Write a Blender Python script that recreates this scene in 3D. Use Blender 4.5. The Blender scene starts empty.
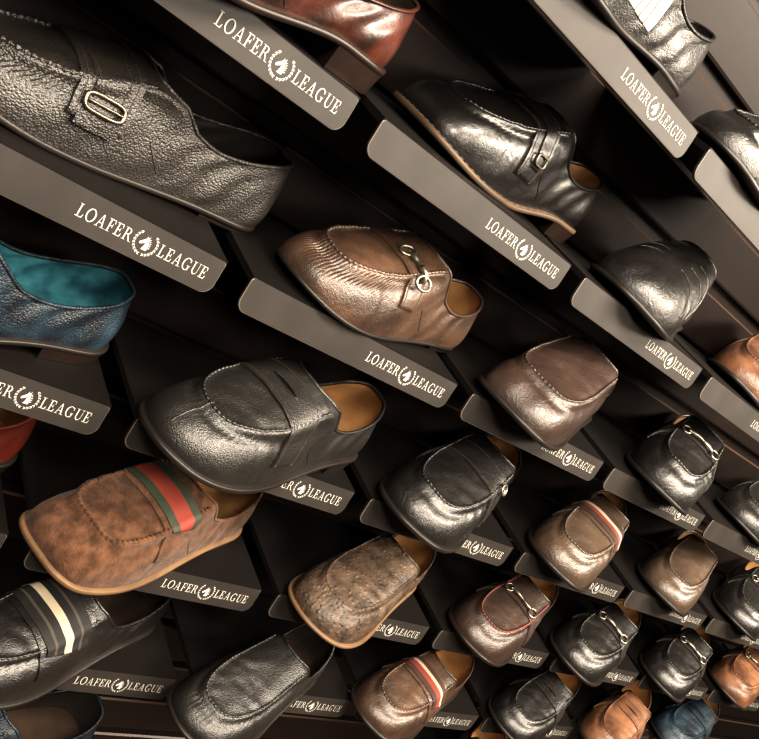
import bpy, math, random
import numpy as np
from mathutils import Vector, Matrix
from mathutils.bvhtree import BVHTree
random.seed(3); rng=np.random.RandomState(5)
scene=bpy.context.scene
# ---------------- camera calibration -------------
RC=np.array([[0.65874,-0.6463,-0.38518],[0.32881,0.70777,-0.62525],[0.67672,0.28523,0.67875]])
CC=np.array([-0.6067,-0.2356,-0.5753]); FPX=907.0
Z0=1.30; ROW=0.162; COL=0.30; TOP=0.016; WALLY=0.165
def to_b(v): return Vector((v[0],v[2],-v[1]))
cam_d=bpy.data.cameras.new("camera"); cam=bpy.data.objects.new("camera",cam_d); scene.collection.objects.link(cam)
X=to_b(RC[0]); Y=-to_b(RC[1]); Zc=-to_b(RC[2])
m=Matrix(((X[0],Y[0],Zc[0],0),(X[1],Y[1],Zc[1],0),(X[2],Y[2],Zc[2],0),(0,0,0,1)))
loc=to_b(CC)+Vector((0,0,Z0)); m.translation=loc; cam.matrix_world=m
cam_d.sensor_width=36; cam_d.lens=36*FPX/759; cam_d.clip_start=0.01
scene.camera=cam
def proj(P):
    Q=np.c_[P[:,0],-(P[:,2]-Z0),P[:,1]]-CC
    q=Q@RC.T
    return np.c_[379.5+FPX*q[:,0]/q[:,2],369.5+FPX*q[:,1]/q[:,2]]
# ---------------- materials -----------------
def lin(c): 
    return tuple(((x/255)/12.92 if x/255<=0.04045 else ((x/255+0.055)/1.055)**2.4) for x in c)+(1,)
MC={}
def mat(name,rgb,rough=0.4,metal=0.0,bump=0.0,scale=300,kind='noise',coat=0.0,var=0.35,rgb2=None,sheen=0,spec=0.5,soft=0.0,nsc=22):
    if name in MC: return MC[name]
    M=bpy.data.materials.new(name); M.use_nodes=True; nt=M.node_tree; b=nt.nodes['Principled BSDF']
    b.inputs['Roughness'].default_value=rough; b.inputs['Metallic'].default_value=metal
    b.inputs['Coat Weight'].default_value=coat; b.inputs['Coat Roughness'].default_value=0.2
    b.inputs['Specular IOR Level'].default_value=spec
    if sheen: b.inputs['Sheen Weight'].default_value=sheen
    tc=nt.nodes.new('ShaderNodeTexCoord')
    n=nt.nodes.new('ShaderNodeTexNoise'); n.inputs['Scale'].default_value=nsc; n.inputs['Detail'].default_value=8
    nt.links.new(tc.outputs['Object'],n.inputs['Vector'])
    r=nt.nodes.new('ShaderNodeValToRGB'); c=lin(rgb); c2=lin(rgb2) if rgb2 else tuple(x*(1-var) for x in c[:3])+(1,)
    r.color_ramp.elements[0].position=0.35; r.color_ramp.elements[0].color=c2
    r.color_ramp.elements[1].position=0.65; r.color_ramp.elements[1].color=c
    nt.links.new(n.outputs['Fac'],r.inputs['Fac']); nt.links.new(r.outputs['Color'],b.inputs['Base Color'])
    nrm=None
    if soft>0:
        t2=nt.nodes.new('ShaderNodeTexNoise'); t2.inputs['Scale'].default_value=80; t2.inputs['Detail'].default_value=4; t2.inputs['Distortion'].default_value=1.8
        nt.links.new(tc.outputs['Object'],t2.inputs['Vector'])
        b2=nt.nodes.new('ShaderNodeBump'); b2.inputs['Strength'].default_value=soft; b2.inputs['Distance'].default_value=0.004
        nt.links.new(t2.outputs['Fac'],b2.inputs['Height']); nrm=b2.outputs['Normal']
        rr=nt.nodes.new('ShaderNodeMapRange'); rr.inputs[3].default_value=rough-.07; rr.inputs[4].default_value=rough+.1
        nt.links.new(t2.outputs['Fac'],rr.inputs[0]); nt.links.new(rr.outputs[0],b.inputs['Roughness'])
        nt.links.new(nrm,b.inputs['Normal']); nt.links.new(nrm,b.inputs['Coat Normal'])
    if bump>0:
        bp=nt.nodes.new('ShaderNodeBump'); bp.inputs['Strength'].default_value=bump; bp.inputs['Distance'].default_value=0.001
        if kind=='pebble':
            t=nt.nodes.new('ShaderNodeTexVoronoi'); t.inputs['Scale'].default_value=scale; o=t.outputs['Distance']
            mm=nt.nodes.new('ShaderNodeMath'); mm.operation='MULTIPLY'; mm.inputs[1].default_value=-1; nt.links.new(o,mm.inputs[0]); o=mm.outputs[0]
        elif kind=='quill':
            t=nt.nodes.new('ShaderNodeTexVoronoi'); t.inputs['Scale'].default_value=scale
            q=nt.nodes.new('ShaderNodeMapRange'); q.inputs[1].default_value=0.0; q.inputs[2].default_value=0.4; q.inputs[3].default_value=1; q.inputs[4].default_value=0
            nt.links.new(t.outputs['Distance'],q.inputs[0]); o=q.outputs[0]
        else:
            t=nt.nodes.new('ShaderNodeTexNoise'); t.inputs['Scale'].default_value=scale; t.inputs['Detail'].default_value=4; o=t.outputs['Fac']
        nt.links.new(tc.outputs['Object'],t.inputs['Vector'])
        nt.links.new(o,bp.inputs['Height'])
        if nrm: nt.links.new(nrm,bp.inputs['Normal'])
        nt.links.new(bp.outputs['Normal'],b.inputs['Normal'])
    MC[name]=M; return M
def stripe_mat(name,stops,rough=0.7,axis=0):
    if name in MC: return MC[name]
    M=bpy.data.materials.new(name); M.use_nodes=True; nt=M.node_tree; b=nt.nodes['Principled BSDF']; b.inputs['Roughness'].default_value=rough
    uv=nt.nodes.new('ShaderNodeUVMap'); sx=nt.nodes.new('ShaderNodeSeparateXYZ'); r=nt.nodes.new('ShaderNodeValToRGB'); r.color_ramp.interpolation='CONSTANT'
    nt.links.new(uv.outputs[0],sx.inputs[0]); nt.links.new(sx.outputs[axis],r.inputs['Fac']); nt.links.new(r.outputs['Color'],b.inputs['Base Color'])
    el=r.color_ramp.elements
    el[0].position=stops[0][0]; el[0].color=lin(stops[0][1]); el[1].position=stops[1][0]; el[1].color=lin(stops[1][1])
    for p,c in stops[2:]:
        e=el.new(p); e.color=lin(c)
    tc=nt.nodes.new('ShaderNodeTexCoord')
    w=nt.nodes.new('ShaderNodeTexNoise'); w.inputs['Scale'].default_value=900; nt.links.new(tc.outputs['Object'],w.inputs['Vector']); bp=nt.nodes.new('ShaderNodeBump'); bp.inputs['Strength'].default_value=.5; bp.inputs['Distance'].default_value=.0005
    nt.links.new(w.outputs['Fac'],bp.inputs['Height']); nt.links.new(bp.outputs['Normal'],b.inputs['Normal'])
    MC[name]=M; return M
# -------------- mesh helpers -----------------
def mesh_obj(name,V,F,material,parent=None,smooth=True,uv=None):
    me=bpy.data.meshes.new(name); me.from_pydata([tuple(map(float,v)) for v in V],[],[tuple(int(i) for i in f) for f in F]); me.update()
    if smooth: me.polygons.foreach_set('use_smooth',[True]*len(me.polygons))
    if uv is not None:
        l=me.uv_layers.new(name='UVMap'); vi=np.zeros(len(me.loops),int); me.loops.foreach_get('vertex_index',vi)
        l.data.foreach_set('uv',np.asarray(uv,float)[vi].ravel())
    me.materials.append(material)
    o=bpy.data.objects.new(name,me); scene.collection.objects.link(o)
    if parent: o.parent=parent
    return o
def grid_faces(nu,nv,closed_u=False,closed_v=False,off=0,flip=False):
    F=[]
    for i in range(nu if closed_u else nu-1):
        i2=(i+1)%nu
        for j in range(nv if closed_v else nv-1):
            j2=(j+1)%nv
            f=(off+i*nv+j,off+i2*nv+j,off+i2*nv+j2,off+i*nv+j2)
            F.append(f[::-1] if flip else f)
    return F
def tube(path,rad,n=7,closed=False):
    P=np.asarray(path,float); N=len(P)
    rad=np.broadcast_to(rad,(N,))
    if closed: T=np.roll(P,-1,0)-np.roll(P,1,0)
    else: T=np.gradient(P,axis=0)
    T/=np.linalg.norm(T,axis=1)[:,None]+1e-12
    ref=np.array([0.13,0.21,1.0]); A=np.cross(T,ref); bad=np.linalg.norm(A,axis=1)<0.05; A[bad]=np.cross(T[bad],[1,0,0]); A/=np.linalg.norm(A,axis=1)[:,None]; B=np.cross(T,A)
    a=np.linspace(0,2*np.pi,n,endpoint=False)
    V=(P[:,None]+rad[:,None,None]*(np.cos(a)[None,:,None]*A[:,None]+np.sin(a)[None,:,None]*B[:,None])).reshape(-1,3)
    F=grid_faces(N,n,closed,True)
    if not closed: F.append(tuple(range(n))[::-1]); F.append(tuple((N-1)*n+i for i in range(n)))
    return V,F
def merge(parts):
    V=[];F=[];o=0
    for v,f in parts:
        V.append(np.asarray(v)); F+= [tuple(i+o for i in g) for g in f]; o+=len(v)
    return np.concatenate(V),F
def cr(P,n):
    P=np.asarray(P,float); m=len(P); t=np.arange(n)*m/n; i=t.astype(int); f=(t-i)[:,None]
    p0,p1,p2,p3=P[(i-1)%m],P[i%m],P[(i+1)%m],P[(i+2)%m]
    return 0.5*(2*p1+(p2-p0)*f+(2*p0-5*p1+4*p2-p3)*f**2+(3*p1-p0-3*p2+p3)*f**3)
# -------------- shoe surface ------------------
OUT=[(0,0),(5,22),(24,35),(60,39),(100,41),(145,45),(190,51),(226,52),(258,47),(281,36),(295,18),(300,-2),(295,-22),(281,-38),(256,-46),(220,-48),(182,-44),(145,-37),(105,-34),(60,-35),(24,-33),(5,-22)]
OUTSQ=[(0,0),(5,22),(24,35),(60,39),(100,41),(145,45),(190,50),(226,51),(260,47),(285,39),(297,22),(299,-1),(297,-24),(286,-40),(258,-46),(220,-48),(182,-44),(145,-37),(105,-34),(60,-35),(24,-33),(5,-22)]
TOPL=[(6,0,77),(9,16,75),(26,28,67),(56,33,59),(86,34,56),(112,33,62),(130,31,75),(139,26,84),(145,18,88),(148,12,90),(149,6,91),(149,0,91)]
K1=[18,18,18,18,20,25,31,33,34,35,35,35]
FF=[.2,.2,.25,.35,.38,.45,.5,.53,.56,.59,.61,.61]
GG=[14,14,13,12,11,9,11,19,28,36,41,42]
def mir(t): return list(t)+list(t[-2:0:-1])
def zfun(x,hh,st):
    s=np.clip((x-60)/120,0,1); s=s*s*(3-2*s)
    return st+hh*(1-s)+9*np.clip((x-205)/95,0,2)**2
def yc(x): return np.interp(x,[0,60,145,200,225,278,300],[0,2,4.5,3,2,-.5,-2])
def apr(sp):
    return sp.get('ax0',190.),sp.get('ax1',273.),sp.get('aw',33.),sp.get('ap',2.9)
def aprd(sp,x,y):
    x0,x1,w,p=apr(sp)
    ex=np.clip((x-x0)/(x1-x0),0,None); w=w*(1+0.12*np.clip((x-150)/60,0,1)-0.1)
    F=(ex**p+(np.abs(y-yc(x))/w)**p)**(1/p)
    return (F-1)*w
def surf(sp,nu=220,nv=40):
    hh,st=sp.get('hh',14),sp.get('st',5)
    out={'r':OUT,'s':OUTSQ}[sp.get('toe','r')]
    O=cr(out,nu)
    tg=sp.get('tongue',0); ts=sp.get('ts',0); sd=sp.get('side',0); hu=sp.get('heelup',0)
    T0=[list(t) for t in TOPL]
    for k,wt in ((8,.3),(9,.7),(10,1),(11,1)):
        T0[k][0]-=wt*tg; T0[k][2]+=wt*tg*0.35
    for k,wt in ((4,.3),(5,.7),(6,1),(7,1),(8,1),(9,1),(10,1),(11,1)): T0[k][0]+=wt*ts; T0[k][2]-=wt*ts*.3
    for k,wt in ((1,.4),(2,.8),(3,1),(4,1),(5,1),(6,.6),(7,.2)): T0[k][2]+=wt*sd
    for k,wt in ((0,1),(1,1),(2,.9),(3,.5)): T0[k][2]+=wt*hu
    T0=mir(T0)
    T0=[[t[0],(t[1] if i<=11 else -t[1]*0.92)+yc(t[0])*(1 if 2<i<20 else .3),t[2]] for i,t in enumerate(T0)]
    T=cr(T0,nu); 
    T[:,2]+=(hh-16)*np.clip(1-(T[:,0]-60)/120,0,1)
    k1=cr(np.array(mir(K1))[:,None],nu)[:,0]*sp.get('boxh',1.0); f=cr(np.array(mir(FF))[:,None],nu)[:,0]; g=cr(np.array(mir(GG))[:,None],nu)[:,0]
    zf=zfun(O[:,0],hh,st)
    tan=np.roll(O,-1,0)-np.roll(O,1,0); nrm=np.c_[-tan[:,1],tan[:,0]]; nrm/=np.linalg.norm(nrm,axis=1)[:,None]
    cen=np.c_[O[:,0]*0+150,O[:,0]*0]; sgn=np.sign(((O-cen)*nrm).sum(1).mean()); nrm*=sgn
    P0=np.c_[O,zf-1.0]
    hb=np.clip(1-O[:,0]/50,0,1)
    P1=np.c_[O+nrm*(2.5+4*hb)[:,None],zf+k1]
    P2=np.c_[T[:,:2]+(O-T[:,:2])*f[:,None],T[:,2]-g]
    heelw=np.clip(1-O[:,0]/40,0,1); P2[:,0]-=heelw*5
    t=np.linspace(0,1,nv)[None,:,None]
    P=(1-t)**3*P0[:,None]+3*(1-t)**2*t*P1[:,None]+3*(1-t)*t*t*P2[:,None]+t**3*T[:,None]
    ic=nu//2; xs=P[ic,::-1,0]; zs=P[ic,::-1,2]
    x,y,z=P[:,:,0],P[:,:,1],P[:,:,2]; d=aprd(sp,x,y); x0,x1,w,p=apr(sp)
    tgt=np.interp(x,xs,zs)-2.0*((y-yc(x))/w)**2
    tv=np.clip((np.linspace(0,1,nv)-.3)/.25,0,1)[None]; tv=tv*tv*(3-2*tv)
    wi=1/(1+np.exp(np.clip((d-2.0)/1.8,-30,30)))*np.clip((x-118)/20,0,1)*tv
    P[:,:,2]=z+sp.get('flat',.68)*np.clip(tgt-z,0,None)*wi
    return P,O,nrm,T,zf
def displaced(sp,nu,nv):
    P,O,nrm,T,zf=surf(sp,nu,nv)
    du=np.roll(P,-1,0)-np.roll(P,1,0); dv=np.gradient(P,axis=1)
    N=np.cross(du,dv); N/=np.linalg.norm(N,axis=2)[:,:,None]+1e-9
    if (N[:,nv//3,2].mean())<0: N=-N
    x,y,z=P[:,:,0],P[:,:,1],P[:,:,2]
    d=aprd(sp,x,y); D=np.zeros_like(x)
    edge=np.clip(np.linspace(0,1,nv)*6,0,1)*np.clip((1-np.linspace(0,1,nv))*8,0,1)
    xm=np.clip((x-130)/20,0,1)
    if sp.get('seam','moc')!='none':
        D+=2.0*np.exp(-(d/1.8)**2)*sp.get('ridge',1)*xm
        D-=1.6*np.exp(-((d-4.2)/2.2)**2)*xm
    pl=sp.get('pleat',.18)
    if pl:
        s=np.r_[0,np.cumsum(np.linalg.norm(np.diff(O,axis=0),axis=1))][:,None]
        jj=1+.4*np.sin(s/23+1)+.4*np.sin(s/11)
        D+=pl*jj*np.sin(2*np.pi*s/sp.get('pitch',6.5)+.8*np.sin(s/19))*np.exp(-((d-4.5)/3.6)**2)*np.clip((x-160)/30,0,1)
    wr=sp.get('wrinkle',1.0); ph=rng.rand(16)*6.28
    cz=np.exp(-((x-222)/22)**2)
    D+=wr*cz*(np.sin(x/3.4+np.sin(y/9+ph[0])*1.6+ph[1])+.6*np.sin(x/2.4+y/7+ph[2]))*0.5
    D+=wr*0.6*(np.sin(x/17+y/13+ph[3])*np.sin(y/15-x/21+ph[4])+0.6*np.sin(z/8+x/12+ph[5]))
    D+=wr*.4*(np.sin(x/6.5+np.sin(y/8+ph[7])+z/11)*np.sin(y/6+x/15+ph[8]))
    D+=wr*0.9*np.exp(-((x-85)/45)**2)*np.sin(x/5+z/6+ph[6]+np.sin(z/9))
    return P+N*(D*edge[None])[:,:,None],N,O,nrm,T,zf
def build_shoe(sp,name,label,group_loc,rotz,sc,res=1.0):
    E=bpy.data.objects.new(name,None); scene.collection.objects.link(E); E.empty_display_size=0.05
    E.location=group_loc; E.rotation_euler=(0,0,rotz); E["label"]=label; E["category"]="shoe"; E["group"]="loafers on the display wall"
    nu=int(22*max(4,round(sp.get('nres',13)*res))); nv=max(16,int(60*res))
    P,N,O,nrm,T,zf=displaced(sp,nu,nv)
    S=np.array(sc)*0.001
    hh,st=sp.get('hh',14),sp.get('st',5)
    def add(nm,V,F,M,uv=None,smooth=True):
        V=np.asarray(V)*S
        return mesh_obj(nm,V,F,M,E,smooth,uv)
    um=sp['mat']
    Vu=P.reshape(-1,3); Fu=grid_faces(nu,nv,True,flip=True)
    add('upper',Vu,Fu,um)
    Pl=P-N*2.2; Pl[:,-1]=P[:,-1]-N[:,-1]*1.2
    add('lining',Pl[:,::2].reshape(-1,3),grid_faces(nu,Pl[:,::2].shape[1],True),sp.get('lin',LINT))
    V,F=tube(P[:,-1],1.8,6,True); add('collar',V,F,sp.get('collar',um))
    r=np.linspace(1,0,6); c=np.c_[np.clip(O[:,0],25,270),yc(O[:,0])]; Oi=O-nrm*2
    G=Oi[:,None]*r[None,:,None]+c[:,None]*(1-r)[None,:,None]; z=zfun(G[:,:,0],hh,st)+2.0
    add('insole',np.concatenate([G,z[:,:,None]],2).reshape(-1,3),grid_faces(nu,6,True),sp.get('insole',INSOLE))
    w=sp.get('welt',4.5)
    def ring(off,dz): 
        Q=O+nrm*off; return np.c_[Q,zf+dz]
    cc=np.c_[c,zfun(c[:,0],hh,st)-st]
    Rn=[cc,ring(w-1.5,-st),ring(w-0.2,-st+.8),ring(w,-st*.5),ring(w-.2,-.6),ring(w-1,0.2),ring(-2,0.4)]
    V=np.stack(Rn,1).reshape(-1,3); add('sole',V,grid_faces(nu,len(Rn),True,flip=True),sp.get('sole',SOLE))
    if sp.get('weltstitch') is not None:
        Q=O+nrm*(w-1.8); L=[]
        k=max(2,nu//110)
        for i in range(0,nu-1,k*2):
            if O[i,0]<90: continue
            a=np.r_[Q[i],zf[i]+.5]; b_=np.r_[Q[(i+k)%nu],zf[(i+k)%nu]+.5]
            L.append(tube([a,(a+b_)/2+[0,0,.2],b_],.4,5))
        V,F=merge(L); add('welt_stitching',V,F,sp['weltstitch'])["kind"]="stuff"
    if hh>3:
        xh=sp.get('heellen',76); idx=[i for i in range(nu) if O[i,0]<xh]; si=set(idx)
        start=next(i for i in idx if (i-1)%nu not in si); seq=[]; i=start
        while i%nu in si and len(seq)<=nu:
            seq.append(i%nu); i+=1
        q=(O+nrm*(w-1))[seq]
        a,b_=q[-1],q[0]; fr=[a+(b_-a)*t+np.array([-7*math.sin(math.pi*t),0]) for t in (0.2,.4,.6,.8)]
        q=np.r_[q,fr]; n=len(q); cen=q.mean(0)
        lv=[(0.93,0.0),(0.945,1.2),(0.95,3.0),(1.0,None)]
        V=[]
        for s_,z_ in lv:
            qq=cen+(q-cen)*s_; zz=np.full(n,z_) if z_ is not None else zfun(qq[:,0],hh,st)-st+.3
            V.append(np.c_[qq,zz])
        m_=len(lv); VV=np.stack(V,1).reshape(-1,3); F=grid_faces(n,m_,True,flip=True); F.append(tuple(i*m_ for i in range(n))); F.append(tuple(i*m_+m_-1 for i in range(n))[::-1])
        add('heel',VV,F,sp.get('heelm',sp.get('sole',SOLE)),smooth=False)
    bvh=BVHTree.FromPolygons([tuple(v) for v in Vu],Fu)
    def down(x,y):
        return bvh.ray_cast(Vector((x,y,200)),Vector((0,0,-1)))
    def rad(x,ph):
        h=bvh.ray_cast(Vector((x,yc(x)+0.0,18)),Vector((0,math.sin(ph),math.cos(ph))))
        if h[0] is None: return None
        n_=h[1]; v=Vector((0,math.sin(ph),math.cos(ph)))
        if n_.dot(v)<0: n_=-n_
        return np.array(h[0]),np.array(n_)
    def onsurf(x,ph,off):
        h=rad(x,ph)
        return None if h is None else h[0]+h[1]*off
    def frame(x,ph):
        hs=[rad(x+a,ph+b_) for a in(-7,0,7) for b_ in(-.12,0,.12)]
        if any(h is None for h in hs): return None
        n_=np.mean([h[1] for h in hs],0); n_/=np.linalg.norm(n_); c_=np.mean([h[0] for h in hs],0); c_=c_+n_*max((h[0]-c_)@n_ for h in hs)
        ax=np.array([1,0,0])-n_*n_[0]; ax/=np.linalg.norm(ax); return c_,n_,ax,np.cross(n_,ax)
    if sp.get('seam','moc')!='none':
        x0,x1,w_,p_=apr(sp); pts=[]
        n=int(150*res)+40
        xs0=148+sp.get('ts',0)
        for k in range(n):
            s=-1+2*k/(n-1)
            if abs(s)>0.55: x=xs0+(x0-xs0)*(1-abs(s))/0.45; a=1.0
            else:
                th=(1-abs(s)/0.55)*math.pi/2
                x=x0+(x1-x0)*abs(math.sin(th))**(2/p_); a=max(math.cos(th),0)**(2/p_)
            wl=w_*(1+0.12*min(max((x-150)/60,0),1)-0.1)
            y=float(yc(x))+math.copysign(wl*a,s)
            h=down(x,y)
            if h[0] is None or h[0][2]<24: continue
            pts.append(np.array(h[0])+np.array([0,0,.3]))
        if len(pts)>8:
            pts=np.array(pts); sr=sp.get('seamr',1.3)
            dd=np.r_[0,np.cumsum(np.linalg.norm(np.diff(pts,axis=0),axis=1))]; M_=int(dd[-1]/(1.3 if res>.5 else 2.2)); tt=np.linspace(0,dd[-1],M_)
            pts=np.c_[[np.interp(tt,dd,pts[:,j]) for j in range(3)]].T
            rr=sr*(0.65+0.55*(np.arange(M_)%4<2))
            V,F=tube(pts,rr,6); add('apron_seam',V,F,sp.get('seamm',um))
    if sp.get('toeseam'):
        q=[]
        for t in np.linspace(0,1,30):
            h=down(262+t*34,yc(290)); 
            if h[0] is not None: q.append(np.array(h[0])+[0,0,.2])
        if len(q)>5:
            V,F=tube(q,.8,5); add('toe_seam',V,F,um)
    for s in (-1,1):
        q=[onsurf(152-22*t,s*(1.05+.5*t),.1) for t in np.linspace(0,1,24)]
        if all(v is not None for v in q):
            V,F=tube(q,.6,5); add('side_seam',V,F,um)
        if sp.get('curves'):
            for k in range(3):
                q=[onsurf(168+26*k+24*t*t,s*(.25+1.15*t),.2) for t in np.linspace(0,1,30)]
                q=[v for v in q if v is not None]
                if len(q)>8:
                    V,F=tube(q,.9,5); add('curved_seam',V,F,um)
    def strap(nm,xs,wd,phm,slope,off,M,phc=0.0,stitch=False,slot=False):
        nx=11; nph=int(34*res)+18; A=[]
        for j in range(nph):
            ph=phc-phm+2*phm*j/(nph-1)
            A.append([rad(xs+(-1+2*i/(nx-1))*wd/2+slope*(1-math.cos(ph)),ph) for i in range(nx)])
        if any(h is None for r_ in A for h in r_): return None
        Pt=np.array([[h[0] for h in r_] for r_ in A]); Nn=np.array([[h[1] for h in r_] for r_ in A])
        Nn=Nn.mean(1,keepdims=True)*.8+Nn*.2
        for _ in range(3):
            Nn[1:-1]=(Nn[:-2]+Nn[1:-1]+Nn[2:])/3; Pt[1:-1]=(Pt[:-2]+2*Pt[1:-1]+Pt[2:])/4
            Pt[:,1:-1]=(Pt[:,:-2]+2*Pt[:,1:-1]+Pt[:,2:])/4
        Nn/=np.linalg.norm(Nn,axis=2)[:,:,None]
        top=Pt+Nn*off
        cols=[Pt[:,0]-Nn[:,0]*1.5,top[:,0]-Nn[:,0]*.25]+[top[:,i] for i in range(nx)]+[top[:,-1]-Nn[:,-1]*.25,Pt[:,-1]-Nn[:,-1]*1.5]
        side0=np.stack(cols[:2],1); mid=np.stack(cols[2:-2],1).copy(); side1=np.stack(cols[-2:],1)
        mid[0]-=Nn[0]*(off+.6); mid[-1]-=Nn[-1]*(off+.6); side0[0]-=Nn[0,:2]*(off+.6); side0[-1]-=Nn[-1,:2]*(off+.6); side1[0]-=Nn[0,:2]*(off+.6); side1[-1]-=Nn[-1,:2]*(off+.6)
        e0=np.stack([side0[:,0],mid[:,0]],1); e1=np.stack([mid[:,-1],side1[:,1]],1)
        Vm,Fm=merge([(mid.reshape(-1,3),grid_faces(nph,nx)),(e0.reshape(-1,3),grid_faces(nph,2)),(e1.reshape(-1,3),grid_faces(nph,2))])
        uvs=[[min(max(i/(nx-1),.001),.999),j/(nph-1)] for j in range(nph) for i in range(nx)]+[[.001,j/(nph-1)] for j in range(nph) for i in range(2)]+[[.999,j/(nph-1)] for j in range(nph) for i in range(2)]
        o=add(nm,Vm,Fm,M,uv=uvs)
        if stitch:
            for fx in (1,nx-2):
                V,F=tube(top[1:-1,fx]+Nn[1:-1,fx]*.15,.5*(.5+.5*(np.arange(nph-2)%2)),5); add('strap_stitching',V,F,THR)
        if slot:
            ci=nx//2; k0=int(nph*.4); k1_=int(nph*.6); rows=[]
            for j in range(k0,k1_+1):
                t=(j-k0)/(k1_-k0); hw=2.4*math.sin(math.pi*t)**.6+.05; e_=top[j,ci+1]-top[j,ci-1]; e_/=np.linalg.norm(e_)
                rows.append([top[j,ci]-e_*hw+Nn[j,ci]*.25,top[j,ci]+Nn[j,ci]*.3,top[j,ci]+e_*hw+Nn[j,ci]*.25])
            add('strap_slot',np.array(rows).reshape(-1,3),grid_faces(len(rows),3),SLOT)  # flat near-black lens on the strap paints the shade inside the slot
            border=[r_[0] for r_ in rows]+[r_[2] for r_ in rows[::-1]]
            V,F=tube(border,.45,5,True); add('slot_edge',V,F,um)
        return o
    sty=sp.get('style','penny'); X0=sp.get('stx',{'bit':192,'stripe':186}.get(sty,184))
    sm=sp.get('strapm',um)
    def rectring(x,ph,hx,hy,r_,off,pw=.5):
        fr=frame(x,ph)
        if fr is None: return None
        c_,n_,ax,ay=fr; ring=[]
        for k in range(40):
            a=2*math.pi*k/40; cx=math.copysign(abs(math.cos(a))**pw,math.cos(a)); sx=math.copysign(abs(math.sin(a))**pw,math.sin(a))
            ring.append(c_+n_*off+ax*hx*cx+ay*hy*sx)
        return tube(ring,r_,7,True)
    if sty=='penny':
        strap('strap',X0,sp.get('stw',34),1.4,4,2.6,sm,stitch=True,slot=not sp.get('ornament') and not sp.get('sidebuckle'))
        if sp.get('ornament'):
            fr=frame(X0-5,sp['ornament'])
            if fr:
                c_,n_,ax,ay=fr
                V,F=merge([tube([c_+n_*4.2+ax*6*math.cos(a)+ay*6*math.sin(a) for a in np.linspace(0,2*math.pi,16,endpoint=False)],1.2,6,True),tube([c_+n_*4.2-ay*5,c_+n_*4.3,c_+n_*4.2+ay*5],1.2,6)])
                add('metal_ornament',V,F,METALM)
        if sp.get('sidebuckle'):
            strap('strap_overlay',X0-2,15,1.15,4,4.2,sm)
            g=rectring(X0,sp['sidebuckle'],9,5,1.1,5.6)
            if g: add('buckle',g[0],g[1],GUN)
    elif sty=='stripe':
        strap('strap_base',X0,sp.get('stw',31)+12,1.3,2,2.2,sm)
        strap('webbing_stripe',X0,sp.get('stw',31),sp.get('stph',.85),2,3.2,sp['stripem'])
    elif sty=='bit' or sty=='buckle':
        strap('strap',X0,sp.get('stw',22),sp.get('stpm',1.3),4,sp.get('stoff',2.5),sm,stitch=True)
    if sty=='bit':
        L=[]; p0,p1=sp.get('bitr',(-.4,.44)); k=sp.get('bits',.8)
        for ph in (p0,p1):
            fr=frame(X0,ph)
            if fr is None: continue
            c_,n_,ax,ay=fr
            L.append(tube([c_+n_*4.0+ax*11*k*math.cos(a)+ay*8*k*math.sin(a) for a in np.linspace(0,2*math.pi,28,endpoint=False)],1.8*k+.2,7,True))
        bar=[onsurf(X0,p,5.4) for p in np.linspace(p0+.06,p1-.06,17)]
        bar=[q for q in bar if q is not None]
        if len(bar)>3: L.append(tube(bar,(1.8+2.1*np.abs(np.sin(np.linspace(-3.1,3.1,len(bar)))))*k,8))
        V,F=merge(L); add('horsebit',V,F,METALM)
    if sty=='buckle':
        bph=sp.get('bph',.45); hw=sp.get('bw',11)
        g1=rectring(X0+2,bph,hw,sp.get('bh',8),1.7,4.6,.55)
        if g1: add('buckle',g1[0],g1[1],GUN)
        fr=frame(X0+2,bph)
        if fr:
            c_,n_,ax,ay=fr; V,F=tube([c_+n_*5+ax*t for t in np.linspace(-hw,hw,6)],1.2,7); add('buckle_bar',V,F,GUN)
        strap('strap_keeper',X0+1,sp.get('stw',26)*.8,0.10,0,4.6,sm,phc=bph+.27)
        strap('strap_tab',X0+1,sp.get('stw',26)*.6,0.3,0,4.2,sm,phc=bph-.42,stitch=True)
    if sp.get('sticker'):
        strap('printed_paper_label',sp['sticker'],sp.get('stkw',38),sp.get('stkp',.26),0,1.2,PAPER,phc=sp.get('stph',.8))
    return E
# -------- shared materials ----------
LINT=mat('tan_lining',(165,128,86),.6); INSOLE=mat('tan_insole_leather',(190,152,102),.5)
LIND=mat('dark_lining',(36,29,25),.6); INDARK=mat('dark_insole',(60,47,38),.5)
THR=mat('grey_thread',(60,52,46),.6,var=.1); SLOT=mat('painted_slot_shade',(6,5,5),.9,spec=.1)
PAPER=stripe_mat('printed_white_label',[(0,(180,175,165)),(.26,(95,90,84)),(.31,(180,175,165)),(.48,(95,90,84)),(.53,(180,175,165)),(.7,(95,90,84)),(.75,(180,175,165))],axis=0)
SOLE=mat('dark_rubber_sole',(36,30,26),.42); SOLET=mat('tan_leather_sole',(114,90,66),.5); SOLED=mat('worn_brown_leather_sole',(82,66,50),.5); SOLEB=mat('brown_leather_sole',(38,26,20),.4)
METALM=mat('aged_silver_metal',(150,143,132),.36,metal=.9,var=.1); GUN=mat('dark_nickel_buckle',(112,105,96),.36,metal=.9,var=.1)
BLK=mat('black_smooth_leather',(26,23,21),.39,bump=.3,scale=800,kind='pebble',coat=.15,spec=.85,soft=.2)
BLKG=mat('black_polished_leather',(21,18,16),.35,bump=.15,scale=800,kind='pebble',coat=.25,soft=.1)
BLKP=mat('black_pebbled_leather',(40,36,32),.43,bump=.65,scale=600,kind='pebble',coat=.0,spec=.85,soft=.12)
BLKF=mat('black_fine_grain_leather',(33,31,28),.41,bump=.4,scale=800,kind='pebble',coat=.08,spec=.85,soft=.12)
BRN=mat('chocolate_brown_leather',(84,64,50),.4,bump=.3,scale=700,kind='pebble',coat=.12,spec=.75,soft=.18,rgb2=(52,38,29))
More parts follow.
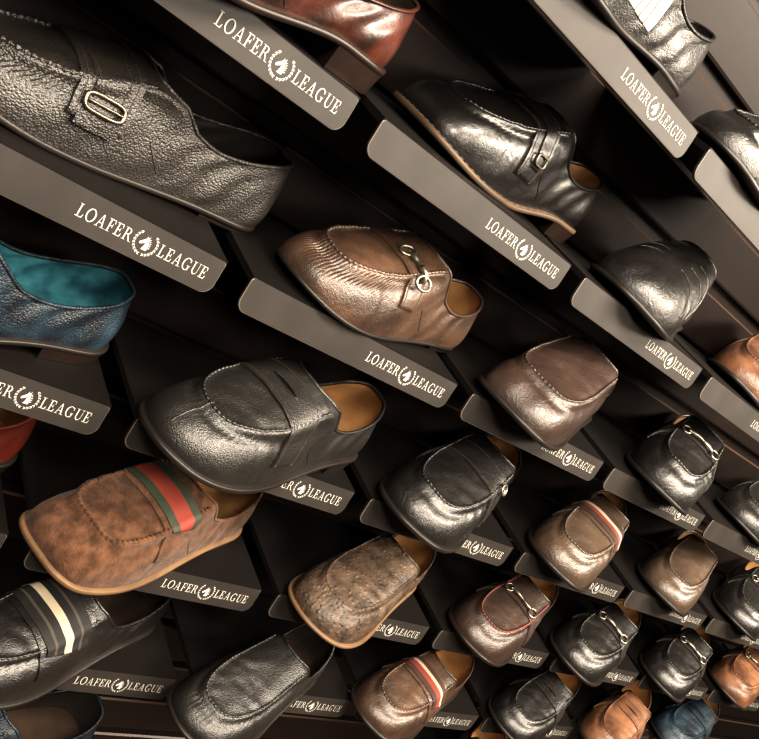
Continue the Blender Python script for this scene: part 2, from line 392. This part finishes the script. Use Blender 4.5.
DBR=mat('dark_brown_leather',(60,46,39),.4,bump=.3,scale=800,kind='pebble',coat=.12,spec=.75,soft=.2)
GBR=mat('olive_brown_leather',(78,64,52),.4,bump=.3,scale=700,kind='pebble',coat=.12,spec=.75,soft=.22)
OST=mat('brown_ostrich_leather',(86,71,58),.5,bump=.9,scale=150,kind='quill',coat=.0,spec=.5,soft=.3,rgb2=(52,42,34),nsc=60)
SUE=mat('brown_suede',(96,70,54),.97,bump=1.0,scale=500,sheen=.12,spec=.05,rgb2=(66,48,36),soft=.25,nsc=90)
BLU=mat('teal_navy_leather',(38,56,68),.42,bump=.6,scale=600,kind='pebble',coat=.05,rgb2=(17,23,31),soft=.12,nsc=40)
TEAL=mat('teal_lining',(66,128,140),.55,rgb2=(28,72,86),nsc=45)
RED=mat('oxblood_red_leather',(98,40,29),.38,bump=.2,scale=400,coat=.2,soft=.12)
TAN=mat('tan_brown_leather',(124,90,66),.4,bump=.3,scale=800,kind='pebble',coat=.12,soft=.22,rgb2=(76,51,36))
OXR=mat('reddish_brown_leather',(78,40,29),.36,bump=.2,scale=400,coat=.2,rgb2=(36,20,15),soft=.06,nsc=30)
REDTH=mat('red_stitching',(112,56,46),.5)
CREAM=mat('cream_thread',(105,90,72),.6)
GRG=stripe_mat('green_red_green_webbing',[(0,(48,56,42)),(.25,(122,52,40)),(.75,(48,56,42))])
BWB=stripe_mat('black_white_webbing',[(0,(20,18,16)),(.18,(62,56,49)),(.24,(20,18,16)),(.41,(160,149,130)),(.59,(20,18,16)),(.76,(62,56,49)),(.82,(20,18,16))])
RWR=stripe_mat('red_white_webbing',[(0,(56,34,28)),(.24,(160,146,127)),(.42,(112,48,38)),(.72,(56,34,28))])
WRW=stripe_mat('white_red_webbing',[(0,(56,38,30)),(.3,(160,148,131)),(.48,(112,54,44)),(.68,(56,38,30))])
# ---------- shoes: placement (dx from shelf centre mm, y mm, turn deg, length/width/height scale %) ----------
K={}
def S(r,c,pl,label,**sp): K[(r,c)]=(pl,label,sp)
S(1,1,(-54,36,11,-3,4,-12),"polished dark reddish-brown leather loafer with stacked heel",mat=OXR,sole=SOLEB,heelm=SOLEB,hh=22,st=6,style='none',seam='none',lin=LIND,heellen=72,heelup=4)
S(0,2,(-88,51,8,-3,0,2),"creased black leather loafer with a white paper sticker",mat=BLK,hh=10,style='none',lin=LIND,insole=INDARK,sticker=150,stkw=52,stkp=.34,stph=1.2,wrinkle=1.3)
S(0,3,(-39,61,12,-3,0,2),"black leather loafer with a white paper sticker",mat=BLK,hh=10,style='none',lin=LIND,insole=INDARK,sticker=258,stph=.95)
S(1,2,(3,102,11,-7,1,2),"black polished leather loafer with buckled side strap",mat=BLKG,sole=SOLED,heelm=SOLEB,hh=16,welt=6,style='penny',weltstitch=CREAM,toe='s',aw=34,ts=0,stx=180,wrinkle=.7,stw=36,sidebuckle=.95)
S(1,3,(-14,74,28,-4,6,4),"black leather loafer with curved stitched side seams",mat=BLK,style='none',wrinkle=1.2,hh=10,seam='none',flat=.25,curves=1,lin=LIND,insole=INDARK,ts=-12,side=-4,heelup=-8)
S(1,4,(35,109,28,-4,-9,1),"light tan leather loafer with stitched apron",mat=TAN,style='penny')
S(2,1,(-26,92,8,0,0,-5),"black pebbled leather driving moccasin with metal buckle strap",mat=BLKP,hh=5,st=5,welt=2,style='buckle',tongue=4,aw=37,lin=LIND,insole=INDARK,seamr=2.3,wrinkle=.9,side=12,heelup=8,ts=20,stx=197,stw=44,stoff=3.6,bph=.98,bw=15,bh=6.5,ridge=1.7,pleat=.4,pitch=5,nres=26)
S(2,2,(-28,70,16,-7,1,0),"brown leather horsebit moccasin with gathered toe",mat=BRN,hh=5,st=4,welt=1.5,style='bit',pleat=.5,pitch=3.9,ridge=1.5,seamr=1.6,aw=34,ax1=272,nres=44,ts=4,stx=188,stw=26,stpm=1.2,bitr=(.12,.72),bits=.85)
S(2,3,(-53,45,28,-2,4,12),"dark brown leather loafer with square stitched toe",mat=DBR,hh=14,style='none',toe='s',aw=38,ap=4,ax1=268,ridge=1.2)
S(2,4,(-20,59,34,-2,2,8),"black leather horsebit loafer with silver bit",mat=BLK,style='bit',seamr=1.4,wrinkle=1.4)
S(2,5,(25,69,20,-4,-2,2),"black leather loafer with stitched apron",mat=BLK,style='penny')
S(3,1,(-79,59,12,-3,0,-9),"mottled navy blue leather loafer with teal lining",mat=BLU,lin=TEAL,insole=TEAL,hh=14,heelm=SOLEB,sole=SOLE,style='penny',side=2,heelup=3,ts=12,stx=194)
S(3,2,(-66,24,23,2,4,10),"black fine-grain leather penny loafer with tan lining",mat=BLKF,hh=12,style='penny',seamr=1.3,aw=39,ax1=266,ts=14,stx=190,wrinkle=.8,toeseam=1,ap=2.5,stw=34)
S(3,3,(-59,45,31,1,4,8),"black leather loafer with strap and small metal ornament",mat=BLK,style='penny',aw=36,hh=14,wrinkle=1.0,ornament=.6)
S(3,4,(-57,49,30,-2,1,3),"dark olive-brown loafer with red and white webbing stripe",mat=GBR,style='stripe',stripem=WRW,seamr=1.3)
S(3,5,(-16,67,29,-3,0,3),"olive-brown leather moccasin with plain vamp",mat=GBR,style='none',hh=8,wrinkle=1.1,seamr=1.3)
S(3,6,(-19,65,29,-3,-1,1),"black leather horsebit loafer",mat=BLK,style='bit')
S(4,1,(-70,79,13,-3,0,0),"oxblood red leather loafer",mat=RED,style='penny')
S(4,2,(-84,43,27,-3,1,2),"brown suede loafer with green and red webbing stripe",mat=SUE,sole=SOLET,heelm=SOLEB,hh=12,style='stripe',stripem=GRG,aw=37,toe='s',ap=4.2,ax1=266,seamr=2.1,ts=4,stx=182,wrinkle=1.0,ridge=2.0,stw=34,stph=.72)
S(4,3,(-67,32,29,-5,-1,-1),"greyish brown ostrich-textured leather loafer with tan sole edge",mat=OST,style='none',sole=SOLET,hh=12,st=4,wrinkle=1.0,flat=.5,aw=36,ridge=.6,seamr=.9)
S(4,4,(-54,41,25,-6,-2,-3),"dark horsebit loafer with red stitched apron",mat=DBR,style='bit',seamm=REDTH,seamr=1.4,sole=SOLEB)
S(4,5,(-88,36,23,-4,-1,-1),"black leather horsebit loafer with silver bit",mat=BLK,style='bit',wrinkle=1.1)
S(4,6,(-81,38,25,-3,-1,-2),"black leather loafer with silver bit ornament",mat=BLK,style='bit')
S(4,7,(-58,45,22,-3,0,0),"tan leather horsebit loafer",mat=TAN,style='bit')
S(5,2,(-95,33,26,-3,1,0),"black leather loafer with black and white webbing stripe",mat=BLK,style='stripe',stripem=BWB,hh=14,tongue=4,lin=LIND,insole=INDARK,stw=48,ts=10,stx=194,flat=.5)
S(5,3,(-133,-6,28,-9,-2,-5),"black fine-grain leather loafer with stitched apron",mat=BLKF,style='none',seamr=1.2,aw=34,hh=12,lin=LIND,insole=INDARK,ts=-6)
S(5,4,(-113,19,22,-10,-3,-7),"brown leather loafer with red and white webbing stripe",mat=BRN,style='stripe',stripem=RWR)
S(5,5,(-75,28,22,-8,-3,-6),"black leather moccasin with stitched apron",mat=BLK,style='penny')
S(5,6,(-107,12,25,-5,-2,-4),"tan brown leather loafer with stitched apron",mat=TAN,style='penny')
S(5,7,(-72,29,17,-4,-1,-2),"dark navy leather loafer with stitched apron",mat=BLU,style='penny')
S(6,2,(-108,7,10,-4,0,-2),"dark navy leather loafer with grey lining",mat=BLU,style='none',lin=LIND,insole=INDARK)
S(6,5,(-125,0,30,-8,-3,-7),"tan brown leather loafer",mat=TAN,style='penny')
for (r,c),(pl,label,sp) in K.items():
    p=[(c-2)*COL+pl[0]*.001,pl[1]*.001,math.radians(pl[2]),1+pl[3]*.01,1+pl[4]*.01,1+pl[5]*.01]
    zt=Z0-(r-2)*ROW+TOP; a=math.pi+p[2]
    dist=math.hypot(p[0]+.6067,p[1]+.5753)
    build_shoe(sp,'loafer',label,(p[0]-.15*p[3]*math.cos(a),p[1]-.15*p[3]*math.sin(a),zt),a,p[3:6],1.0 if dist<1.05 else .7)
# ---------- lettering ----------
def glyphs():
    sf=.04;t=.062
    R=lambda a,b,c,d:[(a,b),(c,b),(c,d),(a,d)]
    def ring(cx,cy,ro,so,ri,si,a0,a1,n=20,cx2=None):
        out=[];cx2=cx if cx2 is None else cx2
        for k in range(n):
            u=math.radians(a0+(a1-a0)*k/n); v=math.radians(a0+(a1-a0)*(k+1)/n)
            out.append([(cx+ro*math.cos(u),cy+so*math.sin(u)),(cx+ro*math.cos(v),cy+so*math.sin(v)),(cx2+ri*math.cos(v),cy+si*math.sin(v)),(cx2+ri*math.cos(u),cy+si*math.sin(u))])
        return out
    G={}
    G['L']=(.76,[R(.14,0,.27,1),R(0,0,.66,t),[(.56,t),(.66,0),(.72,.3),(.67,.3)],R(0,1-sf,.4,1)])
    F=[R(.14,0,.27,1),R(0,1-t,.66,1),[(.58,1-t),(.66,1),(.69,.7),(.64,.7)],R(.27,.46,.5,.46+t),R(.48,.36,.53,.66)]
    G['F']=(.72,F+[R(0,0,.4,sf)])
    G['E']=(.78,F+[R(0,0,.68,t),[(.58,t),(.68,0),(.73,.3),(.68,.3)]])
    G['A']=(.98,[[(.12,0),(.19,0),(.5,1),(.44,1)],[(.68,0),(.82,0),(.54,1),(.44,1)],R(.25,.3,.7,.36),R(0,0,.32,sf),R(.54,0,1.0,sf)])
    G['R']=(.92,[R(.14,0,.27,1),R(0,0,.38,sf),R(0,1-sf,.4,1)]+[R(.26,1-t,.36,1),R(.26,.46,.42,.46+t)]+ring(.34,.73,.35,.27,.22,.205,-90,90)+[[(.43,.5),(.55,.5),(.87,0),(.74,0)],R(.68,0,1.0,sf)])
    G['O']=(1.0,ring(.49,.5,.47,.52,.335,.455,0,360,32))
    G['G']=(1.0,ring(.49,.5,.47,.52,.335,.455,48,318,28)+[R(.7,.04,.83,.42),R(.56,.38,.95,.42),[(.76,.72),(.8,.95),(.84,.95),(.84,.68)]])
    G['U']=(.96,[R(.14,.35,.27,1),R(.75,.35,.8,1),R(0,1-sf,.4,1),R(.6,1-sf,.93,1)]+ring(.47,.36,.33,.38,.24,.30,180,360,18,cx2=.51))
    return G
GL=glyphs()
def text_mesh(word,x0,x1,h,yb):
    wd=sum(GL[c][0] for c in word)+.11*(len(word)-1); s=(x1-x0)/wd; V=[];F=[];x=0
    for ch in word:
        w,ps=GL[ch]
        for p in ps:
            F.append(tuple(range(len(V),len(V)+len(p)))); V+=[(x0+(x+a)*s,0,yb+b*h) for a,b in p]
        x+=w+.11
    return V,F
def emblem():
    V=[];F=[]
    def leaf(cx,cy,a,l,w):
        p=[(-l,0),(-l*.3,w),(l*.4,w*.8),(l,0),(l*.4,-w*.8),(-l*.3,-w)]
        F.append(tuple(range(len(V),len(V)+6)))
        for u,v in p: V.append((cx+u*math.cos(a)-v*math.sin(a),0,cy+u*math.sin(a)+v*math.cos(a)))
    for s in(-1,1):
        for k in range(9):
            a=math.radians(-78+k*15.5); 
            for rr,da in((.0098,.45),(.0088,-.35)):
                cx,cy=rr*math.cos(a)*s,rr*math.sin(a); leaf(cx,cy,(a+math.pi/2+da*.8) if s>0 else (math.pi-(a+math.pi/2+da*.8)),.0013,.0004)
    def poly(q):
        b=len(V)
        for a,c in q: V.append((a*.00108+.0002,0,c*.00115))
        F.append(tuple(range(b,b+len(q))))
    poly([(-1.6,-4.8),(2.4,-4.8),(2.7,-1.8),(1.6,1.4),(-.4,.6),(-.7,-2.0)])
    poly([(1.6,1.4),(1.0,3.2),(-.9,3.3),(-2.1,1.8),(-.6,.5)])
    poly([(-.6,.5),(-2.1,1.9),(-4.8,-.4),(-5.0,-1.4),(-4.0,-1.9),(-1.8,-.7)])
    poly([(1.0,3.0),(1.4,5.2),(.0,3.2)]); poly([(-.3,3.2),(-.6,4.9),(-1.2,3.0)])
    for (a,c) in ((1.6,3.0),(2.2,1.8),(2.8,.5),(3.0,-.9),(3.1,-2.4)): poly([(a-.2,c),(a+1.3,c+.3),(a+.7,c-.4),(a,c-.8)])
    return V,F
PLATE=mat('charcoal_metal_plate',(45,41,38),.55,var=.3,spec=.4); PEDGE=mat('painted_plate_edge_highlight',(105,98,90),.5,var=.1); TRAY=mat('black_metal_tray',(18,14,12),.55,var=.1,spec=.3)
INK=mat('silver_white_lettering',(176,173,166),.6,var=.02)
def box(x0,x1,y0,y1,z0,z1):
    V=[(x,y,z) for x in(x0,x1) for y in(y0,y1) for z in(z0,z1)]
    return V,[(0,1,3,2),(4,6,7,5),(0,4,5,1),(2,3,7,6),(0,2,6,4),(1,5,7,3)]
def plate_mesh():
    xl,xr,zt,zb=-.205,.068,.0,-.031; r=.010; pts=[]
    def arc(cx,cz,a0,a1,r):
        for k in range(7):
            a=math.radians(a0+(a1-a0)*k/6); pts.append((cx+r*math.cos(a),cz+r*math.sin(a)))
    arc(xr-.004,zt-.004,90,0,.004); arc(xr-r,zb+r,0,-90,r); arc(xl+r,zb+r,-90,-180,r); arc(xl+.004,zt-.004,180,90,.004)
    n=len(pts); V=[]; 
    for y,s in((.003,0),(.0005,0),(0,.0006)):
        for x,z in pts: V.append((x-(s if x>0 else -s),y,z+(s if z<-.018 else -s)))
    F=[(k*n+i,k*n+(i+1)%n,(k+1)*n+(i+1)%n,(k+1)*n+i) for k in(0,1) for i in range(n)]
    F.append(tuple(2*n+i for i in range(n))); F.append(tuple(range(n))[::-1])
    return V,F
shared={}
def shelf(r,c):
    x=(c-2)*COL; z=Z0-(r-2)*ROW
    E=bpy.data.objects.new('display_shelf',None); scene.collection.objects.link(E); E.location=(x,0,z)
    E["label"]="dark floating shoe shelf with lettered front plate"; E["category"]="shelf"; E["group"]="shoe shelves on the wall"
    def mk(nm,V,F,M,par,key=None):
        key=key or nm
        if key in shared:
            o=bpy.data.objects.new(nm,shared[key]); scene.collection.objects.link(o); o.parent=par; return o
        o=mesh_obj(nm,V,F,M,par,False); shared[key]=o.data
        if nm=='label_plate':
            o.data.materials.append(PEDGE); n=(len(F)-2)//2
            for i in range(n,2*n): o.data.polygons[i].material_index=1  # lighter bevel colour paints the edge highlight onto the plate
        return o
    V,F=box(-.205,.068,.004,WALLY,TOP-.006,TOP); mk('tray',V,F,TRAY,E)
    V,F=plate_mesh(); p=mk('label_plate',V,F,PLATE,E); p.location=(0,.0042,TOP); p.rotation_euler=(math.radians(-14),0,0)
    zc=-.0158
    V,F=text_mesh('LOAFER',-.0565,-.0118,.0098,zc-.0049); l=mk('lettering',V,F,INK,p,'l1'); l.location=(0,-.0004,0)
    V,F=text_mesh('LEAGUE',.0118,.0565,.0098,zc-.0049); l=mk('lettering',V,F,INK,p,'l2'); l.location=(0,-.0004,0)
    V,F=emblem(); e=mk('emblem',V,F,INK,p); e.location=(0,-.0004,zc)
    return E
for r in range(-1,9):
    for c in range(0,10):
        x=(c-2)*COL; z=Z0-(r-2)*ROW
        P=np.array([(x+a,0,z+b) for a in np.linspace(-.205,.068,12) for b in(.018,-.02)])
        if ((P-np.array([-.6067,-.5753,1.5356]))@np.array([.67672,.67875,-.28523])).min()<.05: continue
        s=proj(P); ok=((s[:,0]>-5)&(s[:,0]<764)&(s[:,1]>-5)&(s[:,1]<744)).any() or (r,c) in K
        if ok: shelf(r,c)
# -------- wall --------
WM=mat('dark_slatwall',(26,18,15),.5,var=.15,bump=.1,scale=60,spec=.3)
prof=[]; pit=ROW/2; z=0.0; zo=(Z0+TOP-.003)%pit
prof.append((WALLY,0)); gr=[]
zz=zo
while zz<2.7:
    prof+=[(WALLY,zz-.011),(WALLY+.003,zz-.009),(WALLY+.012,zz-.009),(WALLY+.012,zz+.007),(WALLY+.001,zz+.008),(WALLY,zz+.011)]; k=len(prof); gr+=[k-6]; zz+=pit
prof.append((WALLY,2.8))
V=[(x,y,z) for x in(-2,4) for y,z in prof]; n=len(prof)
F=[(i,i+1,n+i+1,n+i) for i in range(n-1)]
w=mesh_obj('wall_back',V,F,WM,smooth=False); w["kind"]="structure"
w.data.materials.append(mat('brown_metal_slot_insert',(72,55,44),.4,var=.1))
for i in gr: w.data.polygons[i].material_index=1
V,F=box(-2,4,-3,WALLY+.05,-.1,0); f=mesh_obj('floor',V,F,mat('dark_wood_floor',(90,70,55),.4),smooth=False); f["kind"]="structure"
# -------- light ---------
def area(n,loc,size,power,col,tgt,sy=None):
    d=bpy.data.lights.new(n,'AREA'); d.energy=power; d.size=size; d.color=col
    if sy: d.shape='RECTANGLE'; d.size_y=sy
    o=bpy.data.objects.new(n,d); scene.collection.objects.link(o); o.location=loc
    o.rotation_euler=(Vector(tgt)-Vector(loc)).to_track_quat('-Z','Y').to_euler(); return o
W=(1,.88,.73)
area('ceiling_light',(0.1,-.8,2.6),1.0,58,W,(.2,-.2,1.2),.3)
area('ceiling_light.001',(1.6,-1.1,2.5),1.3,98,W,(1.2,-.1,.8),.35)
area('ceiling_light.002',(-1.2,-1.3,2.5),.8,66,W,(.1,0,1.1),.32)
area('ceiling_light.003',(0.3,-2.0,2.4),1.1,46,W,(.9,0,.8),.35)
wd=bpy.data.worlds.new('world'); scene.world=wd; wd.use_nodes=True; wd.node_tree.nodes['Background'].inputs[0].default_value=(1,.80,.62,1); wd.node_tree.nodes['Background'].inputs[1].default_value=.03
scene.view_settings.view_transform='Standard'
scene.view_settings.exposure=.3
scene.view_settings.gamma=.8
